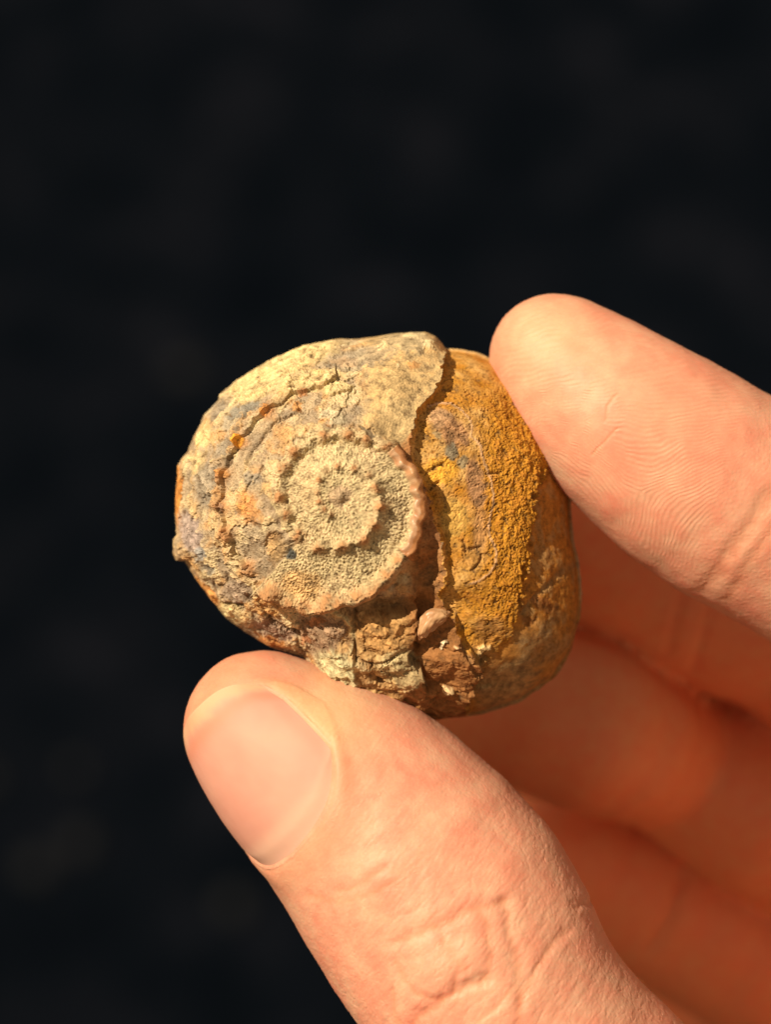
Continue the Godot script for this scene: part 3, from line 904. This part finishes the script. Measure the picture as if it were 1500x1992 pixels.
func make_hand() -> void:
	setup_hand()
	# --- sample the field on blocks near the surface
	var lo := Vector3(-26, -160, -114)
	var dims := Vector3i(136, 192, 142)
	var nx := dims.x
	var ny := dims.y
	var nz := dims.z
	var field := PackedFloat32Array()
	field.resize(nx * ny * nz)
	field.fill(99.0)
	var active := PackedByteArray()
	active.resize(nx * ny * nz)
	const B := 8
	var blocks: Array[Vector3i] = []
	for bz in range(0, nz, B):
		for by in range(0, ny, B):
			for bx in range(0, nx, B):
				var cen := lo + Vector3(bx + 3.5, by + 3.5, bz + 3.5) * CELL
				if absf(hand_d(cen, all_bones)) > 8.5 * CELL + 3.0:
					continue
				blocks.append(Vector3i(bx, by, bz))
				var list := near_bones(cen, 19.0)
				for z in range(bz, mini(bz + B, nz)):
					for y in range(by, mini(by + B, ny)):
						var row := (z * ny + y) * nx
						for x in range(bx, mini(bx + B, nx)):
							field[row + x] = hand_d(lo + Vector3(x, y, z) * CELL, list)
	# --- surface nets
	var vid := PackedInt32Array()
	vid.resize(nx * ny * nz)
	vid.fill(-1)
	var v := PackedVector3Array()
	var sz := nx * ny
	var off := PackedInt32Array([0, 1, nx, nx + 1, sz, sz + 1, sz + nx, sz + nx + 1])
	var corner: Array[Vector3] = []
	for k in 8:
		corner.append(Vector3(k & 1, (k >> 1) & 1, k >> 2))
	var edges := PackedInt32Array([0, 1, 2, 3, 4, 5, 6, 7, 0, 2, 1, 3, 4, 6, 5, 7, 0, 4, 1, 5, 2, 6, 3, 7])
	var cells := PackedInt32Array()
	for bl in blocks:
		for z in range(bl.z, mini(bl.z + B, nz - 1)):
			for y in range(bl.y, mini(bl.y + B, ny - 1)):
				for x in range(bl.x, mini(bl.x + B, nx - 1)):
					var at := (z * ny + y) * nx + x
					var neg := 0
					var bad := false
					for k in 8:
						var f := field[at + off[k]]
						if f > 90.0:
							bad = true
							break
						if f < 0.0:
							neg += 1
					if bad or neg == 0 or neg == 8:
						continue
					var sum := Vector3()
					var cnt := 0
					for e in range(0, 24, 2):
						var fa := field[at + off[edges[e]]]
						var fb := field[at + off[edges[e + 1]]]
						if (fa < 0.0) != (fb < 0.0):
							sum += corner[edges[e]].lerp(corner[edges[e + 1]], fa / (fa - fb))
							cnt += 1
					vid[at] = v.size()
					cells.append(at)
					v.append(lo + (Vector3(x, y, z) + sum / cnt) * CELL)
	var idx := PackedInt32Array()
	for at in cells:
		var f0 := field[at]
		for ax in 3:
			var step := [1, nx, sz][ax] as int
			var o1 := [nx, sz, 1][ax] as int
			var o2 := [sz, 1, nx][ax] as int
			var f1 := field[at + step]
			if f1 > 90.0 or (f0 < 0.0) == (f1 < 0.0):
				continue
			if at - o1 - o2 < 0:
				continue
			var a := vid[at]
			var b := vid[at - o1]
			var c := vid[at - o1 - o2]
			var d := vid[at - o2]
			if a < 0 or b < 0 or c < 0 or d < 0:
				continue
			if f0 < 0.0:
				idx.append_array(PackedInt32Array([a, c, b, a, d, c]))
			else:
				idx.append_array(PackedInt32Array([a, b, c, a, c, d]))
	# --- project once and take normals from the field
	var nrm := PackedVector3Array()
	nrm.resize(v.size())
	var want := PackedByteArray()
	want.resize(v.size())
	var grp := PackedByteArray()
	grp.resize(v.size())
	for i in v.size():
		var p := v[i]
		var list := near_bones(p, 9.0)
		var d := hand_d(p, list)
		grp[i] = group_of
		var g := Vector3(hand_d(p + Vector3(0.3, 0, 0), list) - d, hand_d(p + Vector3(0, 0.3, 0), list) - d, hand_d(p + Vector3(0, 0, 0.3), list) - d).normalized()
		p -= g * d
		v[i] = p
		nrm[i] = g
		var k := S * (DIST - p.z) / DIST
		var q := Vector2(p.x / k + 750.0, 996.0 - p.y / k)
		if q.x > 280.0 and q.x < 1580.0 and q.y > 500.0 and q.y < 2070.0 and g.z > -0.35:
			want[i] = 3 if grp[i] == 0 else (3 if grp[i] == 1 else 1)
	# --- refine where the picture looks (midpoints lifted onto the curved surface)
	for level in range(1, 4):
		var mids := {}
		var fresh := PackedInt32Array()
		var count := idx.size()
		for t in range(0, count, 3):
			var e := [idx[t], idx[t + 1], idx[t + 2]]
			var mm := PackedInt32Array([-1, -1, -1])
			var flagged := 0
			for k in 3:
				var a: int = e[k]
				var b: int = e[(k + 1) % 3]
				if want[a] < level or want[b] < level:
					continue
				flagged += 1
				var key := (mini(a, b) << 32) | maxi(a, b)
				var found = mids.get(key, -1)
				if found < 0:
					found = v.size()
					mids[key] = found
					var pa := v[a]
					var pb := v[b]
					var na := nrm[a]
					var nb := nrm[b]
					var m := (pa + pb) * 0.5
					m = m - 0.375 * 0.5 * (na * (m - pa).dot(na) + nb * (m - pb).dot(nb)) * 1.5
					v.append(m)
					nrm.append((na + nb).normalized())
					want.append(mini(want[a], want[b]))
					grp.append(grp[a])
				mm[k] = found
			var a0: int = e[0]
			var a1: int = e[1]
			var a2: int = e[2]
			if flagged == 3:
				fresh.append_array(PackedInt32Array([a0, mm[0], mm[2], mm[0], a1, mm[1], mm[2], mm[1], a2, mm[0], mm[1], mm[2]]))
			elif flagged == 0:
				fresh.append_array(PackedInt32Array([a0, a1, a2]))
			else:
				# only when two corners are wanted: one edge is split
				var k := 0
				while mm[k] < 0:
					k += 1
				var p0: int = e[k]
				var p1: int = e[(k + 1) % 3]
				var p2: int = e[(k + 2) % 3]
				fresh.append_array(PackedInt32Array([p0, mm[k], p2, mm[k], p1, p2]))
		idx = fresh
	# --- skin relief and tone
	var c := PackedColorArray()
	c.resize(v.size())
	for i in v.size():
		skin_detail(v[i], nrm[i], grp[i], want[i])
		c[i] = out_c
		v[i] += nrm[i] * out_h
	var fine := smooth_normals(v, idx)
	var flip := 0
	for i in range(0, v.size(), 97):
		flip += 1 if fine[i].dot(nrm[i]) < 0.0 else -1
	if flip > 0:
		for i in fine.size():
			fine[i] = -fine[i]
		idx.reverse()
	var m := StandardMaterial3D.new()
	m.vertex_color_use_as_albedo = true
	m.roughness = 0.52
	m.metallic_specular = 0.36
	m.subsurf_scatter_enabled = true
	m.subsurf_scatter_strength = 0.12
	var h := thing("hand", "left hand with light skin holding the fossil between thumb and forefinger, other fingers curled behind", "hand")
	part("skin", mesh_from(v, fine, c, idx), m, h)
	print("hand vertices ", v.size(), " triangles ", idx.size() / 3)
	make_nail(h)


var creases: Array = [
	[PackedVector2Array([Vector2(770, 1832), Vector2(800, 1822), Vector2(850, 1803), Vector2(900, 1776), Vector2(940, 1762), Vector2(985, 1756)]), 7.0, 0.22],
	[PackedVector2Array([Vector2(980, 1758), Vector2(988, 1790), Vector2(997, 1835), Vector2(1008, 1870), Vector2(1012, 1905), Vector2(1014, 1960), Vector2(1005, 2010)]), 7.0, 0.22],
	[PackedVector2Array([Vector2(1100, 1812), Vector2(1072, 1842), Vector2(1052, 1875), Vector2(1030, 1910), Vector2(1014, 1950)]), 6.0, 0.2],
	[PackedVector2Array([Vector2(935, 1775), Vector2(948, 1800), Vector2(953, 1840), Vector2(948, 1880), Vector2(946, 1905)]), 6.0, 0.13],
	[PackedVector2Array([Vector2(845, 1803), Vector2(868, 1835), Vector2(888, 1862), Vector2(902, 1885)]), 6.0, 0.14],
	[PackedVector2Array([Vector2(946, 1905), Vector2(915, 1915), Vector2(888, 1930), Vector2(860, 1945), Vector2(830, 1965), Vector2(800, 1995)]), 7.0, 0.34],
	[PackedVector2Array([Vector2(888, 1930), Vector2(884, 1910), Vector2(890, 1890)]), 4.0, 0.18],
	[PackedVector2Array([Vector2(860, 1945), Vector2(830, 1940), Vector2(800, 1925), Vector2(780, 1895), Vector2(770, 1870)]), 5.0, 0.18],
	[PackedVector2Array([Vector2(765, 1925), Vector2(766, 1960), Vector2(775, 2000)]), 5.0, 0.18],
	[PackedVector2Array([Vector2(1000, 1925), Vector2(970, 1955), Vector2(930, 1985)]), 5.0, 0.15],
	[PackedVector2Array([Vector2(660, 1735), Vector2(690, 1725), Vector2(720, 1712), Vector2(745, 1690)]), 6.0, 0.16],
	[PackedVector2Array([Vector2(600, 1740), Vector2(650, 1755), Vector2(700, 1745), Vector2(760, 1722)]), 6.0, 0.10],
	[PackedVector2Array([Vector2(1120, 1760), Vector2(1160, 1752), Vector2(1185, 1750)]), 5.0, 0.2]]
var index_creases: Array = [
	[PackedVector2Array([Vector2(1500, 965), Vector2(1470, 1010), Vector2(1435, 1060), Vector2(1400, 1110), Vector2(1375, 1145)]), 20.0, 0.28],
	[PackedVector2Array([Vector2(1530, 990), Vector2(1490, 1050), Vector2(1450, 1110), Vector2(1420, 1165)]), 14.0, 0.12],
	[PackedVector2Array([Vector2(1155, 884), Vector2(1180, 860), Vector2(1200, 840)]), 3.0, 0.06],
	[PackedVector2Array([Vector2(1176, 820), Vector2(1182, 790), Vector2(1205, 762)]), 3.0, 0.06]]


func skin_detail(p: Vector3, n: Vector3, g: int, want: int) -> void:
	var k := S * (DIST - p.z) / DIST
	var q := Vector2(p.x / k + 750.0, 996.0 - p.y / k)
	var nl := lump.get_noise_3dv(p)
	var nr := rough.get_noise_3dv(p * 0.5)
	var h := 0.12 * nl
	var c := mix(Color(0.63, 0.36, 0.24), Color(0.61, 0.25, 0.165), 0.42 + 0.55 * nl + 0.5 * rough.get_noise_3dv(p * 0.22))
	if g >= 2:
		c = mix(c, Color(0.80, 0.31, 0.14), 0.9)  # rear fingers tinted redder than real skin, painting in their warm shade
	var speck := 0.94 + 0.16 * nr + 0.10 * grain.get_noise_3dv(p * 0.8)
	c = Color(c.r, c.g * speck, c.b * speck)
	if want >= 1:
		var micro := cell_noise.get_noise_3d(p.x * 2.3, p.y * 2.3, p.z * 2.3)
		if g == 0:
			# back of the thumb: fine criss-cross skin, knuckle wrinkles, nail folds
			var ax := (q - Vector2(505, 1414)).dot(Vector2(0.64, 0.77))
			var knuckle := smoothstep(270.0, 520.0, ax)
			h += 0.027 * micro + 0.022 * cell_noise.get_noise_3d(p.x * 3.3, p.y * 3.3, p.z * 3.3)
			h += 0.03 * knuckle * rough.get_noise_3d(p.dot(th_a) * 1.6, p.dot(th_b) * 0.5, p.z * 0.5)
			h += 0.014 * rough.get_noise_3d(p.dot(th_a) * 2.6, p.dot(th_b) * 0.6, 3.0)
			var wq := q + Vector2(nr, rough.get_noise_3d(p.x * 0.5 + 40.0, p.y * 0.5, p.z)) * 9.0
			for cr in creases:
				var pts: PackedVector2Array = cr[0]
				if q.distance_to(pts[pts.size() / 2]) > 180.0:
					continue
				var d := path_d(wq, pts)
				if d < 40.0:
					h += 0.54 * cr[2] * (-exp(-pow(d / (1.8 * cr[1]), 2.0)) + 0.35 * exp(-pow((d - 3.2 * cr[1]) / (2.2 * cr[1]), 2.0)))
					c = mix(c, Color(0.52, 0.22, 0.11), exp(-pow(d / cr[1], 2.0)) * 0.3)
			var web := exp(-pow(rough.get_noise_3d(p.dot(th_a) * 0.50 + 5.0, p.dot(th_b) * 0.30, p.z * 0.3) / 0.045, 2.0)) + 0.7 * exp(-pow(rough.get_noise_3d(p.dot(th_a) * 0.8 + 15.0, p.dot(th_b) * 0.55, p.z * 0.5) / 0.06, 2.0))
			h -= web * (0.006 + 0.024 * knuckle)
			# pads between the wrinkles
			h += 0.5 * exp(-q.distance_squared_to(Vector2(850, 1885)) / 2400.0) + 0.35 * exp(-q.distance_squared_to(Vector2(920, 1850)) / 1600.0)
			var uv := nail_uv(p)
			if uv.x < 22.0 and uv.x > -9.0 and n.dot(th_n) > -0.6:
				var f := nail_f(uv)
				var prox := smoothstep(-4.0, -1.0, uv.x)
				if f < 0.0:
					h = -0.40 * smoothstep(0.0, -0.8, f)
				else:
					h += prox * 0.17 * exp(-pow((f - 1.0) / 1.5, 2.0)) - prox * 0.08 * exp(-pow(f / 0.3, 2.0))
					var red := exp(-pow((f - 0.8) / 2.6, 2.0))
					c = mix(c, Color(0.56, 0.25, 0.14), red * 0.45 * smoothstep(6.0, 9.0, uv.x))
					c = mix(c, Color(0.62, 0.36, 0.16), red * 0.35 * smoothstep(8.0, 5.0, uv.x) * prox)
			c = mix(c, Color(0.62, 0.25, 0.14), 0.5 * smoothstep(-1.0, -6.0, uv.x))
			c = mix(c, Color(0.66, 0.40, 0.21), 0.55 * exp(-q.distance_squared_to(Vector2(650, 1380)) / 9000.0))
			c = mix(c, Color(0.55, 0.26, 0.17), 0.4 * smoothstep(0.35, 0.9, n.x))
		elif g == 1:
			var w := q + Vector2(nl, lump.get_noise_3d(p.x + 60.0, p.y, p.z)) * 14.0
			var r1 := ridge_phase(w)
			var pad := smoothstep(1480.0, 1380.0, q.x + 0.5 * (q.y - 900.0)) * smoothstep(0.15, 0.5, n.z + 0.25 * n.x)
			h += pad * 0.022 * sin(r1) * (0.75 + 0.5 * nr)
			h += 0.016 * micro
			h += (1.0 - pad) * 0.03 * micro
			for cr in index_creases:
				var pts: PackedVector2Array = cr[0]
				if q.distance_to(pts[pts.size() / 2]) > 200.0:
					continue
				var d := path_d(q + Vector2(nr, nl) * 8.0, pts)
				h -= cr[2] * exp(-pow(d / cr[1], 2.0))
				c = mix(c, Color(0.55, 0.24, 0.13), exp(-pow(d / cr[1], 2.0)) * 0.35)
			c = mix(c, Color(0.62, 0.27, 0.17), 0.5 * exp(-q.distance_squared_to(Vector2(1290, 790)) / 22000.0))
			c = mix(c, Color(0.64, 0.35, 0.20), 0.5 * exp(-q.distance_squared_to(Vector2(1060, 660)) / 9000.0))
		else:
			h += 0.02 * micro
			for cr in far_creases:
				var pts: PackedVector2Array = cr[0]
				var d := path_d(q, pts)
				if d < 60.0:
					h -= cr[2] * exp(-pow(d / cr[1], 2.0))
	out_h = h
	out_c = c


var far_creases: Array = [
	[PackedVector2Array([Vector2(1335, 1140), Vector2(1318, 1200), Vector2(1300, 1270)]), 9.0, 0.45],
	[PackedVector2Array([Vector2(1385, 1170), Vector2(1372, 1230), Vector2(1350, 1300)]), 9.0, 0.35],
	[PackedVector2Array([Vector2(1330, 1700), Vector2(1305, 1780), Vector2(1270, 1840)]), 12.0, 0.6]]


func ridge_phase(q: Vector2) -> float:
	# three-fold delta with its centre low on the pad, flattening to level ridges towards the tip
	var d := q - Vector2(1245, 955)
	var r := d.length() + 0.001
	var a := atan2(d.x, -d.y)                  # 0 straight up, positive to the right
	a -= 0.12
	var f := r * cos(1.5 * wrapf(a, -PI, PI))
	var level := -(d.y + 0.10 * d.x) + 0.0011 * d.x * d.x * 0.4
	var t := smoothstep(60.0, 220.0, -d.y)
	return lerpf(f, level + 12.0, t) * TAU / 10.5


func make_nail(h: Node3D) -> void:
	var nu := 90
	var nv := 90
	var v := PackedVector3Array()
	var c := PackedColorArray()
	var list := PackedInt32Array([0, 1, 2, 3, 4, 5, 6, 7, 8])
	for j in nv + 1:
		for i in nu + 1:
			var s := 2.0 * j / nv - 1.0                    # -1..1 across
			var av := absf(s)
			var lo := nail_lo(s)
			var hi := nail_hi(s)
			var u := lerpf(lo, hi, float(i) / nu)
			var vv := -1.0 + s * nail_w(u)
			var ang := vv / 9.0
			var dir := th_n * cos(ang) + th_b * sin(ang)
			var o := th_o + th_a * u
			var r := 7.0
			for step in 14:
				r -= hand_d(o + dir * r, list)
			var flat := smoothstep(1.0, -5.0, u) * (1.0 - smoothstep(-0.3, 0.4, s))
			if flat > 0.0:
				# the plate runs on straighter over the tip
				var r0 := 7.6
				for step in 8:
					r0 -= hand_d(th_o + th_a + dir * r0, list)
				r = lerpf(r, r0 + 0.22 * (u - 1.0), flat * 0.45)
			var lift := lerpf(-0.22, 0.04, smoothstep(0.0, 1.3, minf(float(nu - i) / nu * 10.0, (1.0 - av) * 6.0)))
			lift += 0.03 * lump.get_noise_3d(u * 2.0, vv * 2.0, 3.0)
			v.append(o + dir * (r + lift))
			var tone := mix(Color(0.62, 0.31, 0.235), Color(0.60, 0.275, 0.21), 0.5 + lump.get_noise_3d(u, vv, 0.0))
			var lun := hi - u - (3.0 - 2.4 * s * s)
			tone = mix(tone, Color(0.64, 0.38, 0.28), 0.8 * (1.0 - smoothstep(-0.8, 0.8, lun)))
			var tip := u - lo
			tone = mix(tone, Color(0.62, 0.22, 0.13), 0.5 * exp(-pow((tip - 2.0) / 0.8, 2.0)))
			tone = mix(tone, Color(0.62, 0.36, 0.22), 1.0 - smoothstep(0.4, 1.9, tip + 0.5 * lump.get_noise_3d(u * 3.0, vv * 3.0, 5.0)))
			c.append(tone)
	var idx := PackedInt32Array()
	for j in nv:
		for i in nu:
			var a := j * (nu + 1) + i
			idx.append_array(PackedInt32Array([a, a + nu + 1, a + 1, a + 1, a + nu + 1, a + nu + 2]))
	var nn := smooth_normals(v, idx)
	if nn[nu / 2 + (nv / 2) * (nu + 1)].dot(th_n) < 0.0:
		for i in nn.size():
			nn[i] = -nn[i]
		idx.reverse()
	# close the plate: a lower skin 0.35 mm beneath
	var top := v.size()
	for i in top:
		v.append(v[i] - nn[i] * 0.35)
		nn.append(-nn[i])
		c.append(c[i])
	var low := idx.duplicate()
	low.reverse()
	for i in low.size():
		low[i] += top
	idx.append_array(low)
	for i in nu:
		for row in [0, nv]:
			var a: int = row * (nu + 1) + i
			idx.append_array(PackedInt32Array([a, a + 1, a + top, a + 1, a + 1 + top, a + top]))
	for j in nv:
		for col in [0, nu]:
			var a: int = j * (nu + 1) + col
			var b: int = a + nu + 1
			idx.append_array(PackedInt32Array([a, b, a + top, b, b + top, a + top]))
	var m := StandardMaterial3D.new()
	m.vertex_color_use_as_albedo = true
	m.roughness = 0.58
	m.metallic_specular = 0.32
	m.subsurf_scatter_enabled = true
	m.subsurf_scatter_strength = 0.06
	part("thumbnail", mesh_from(v, nn, c, idx), m, h)
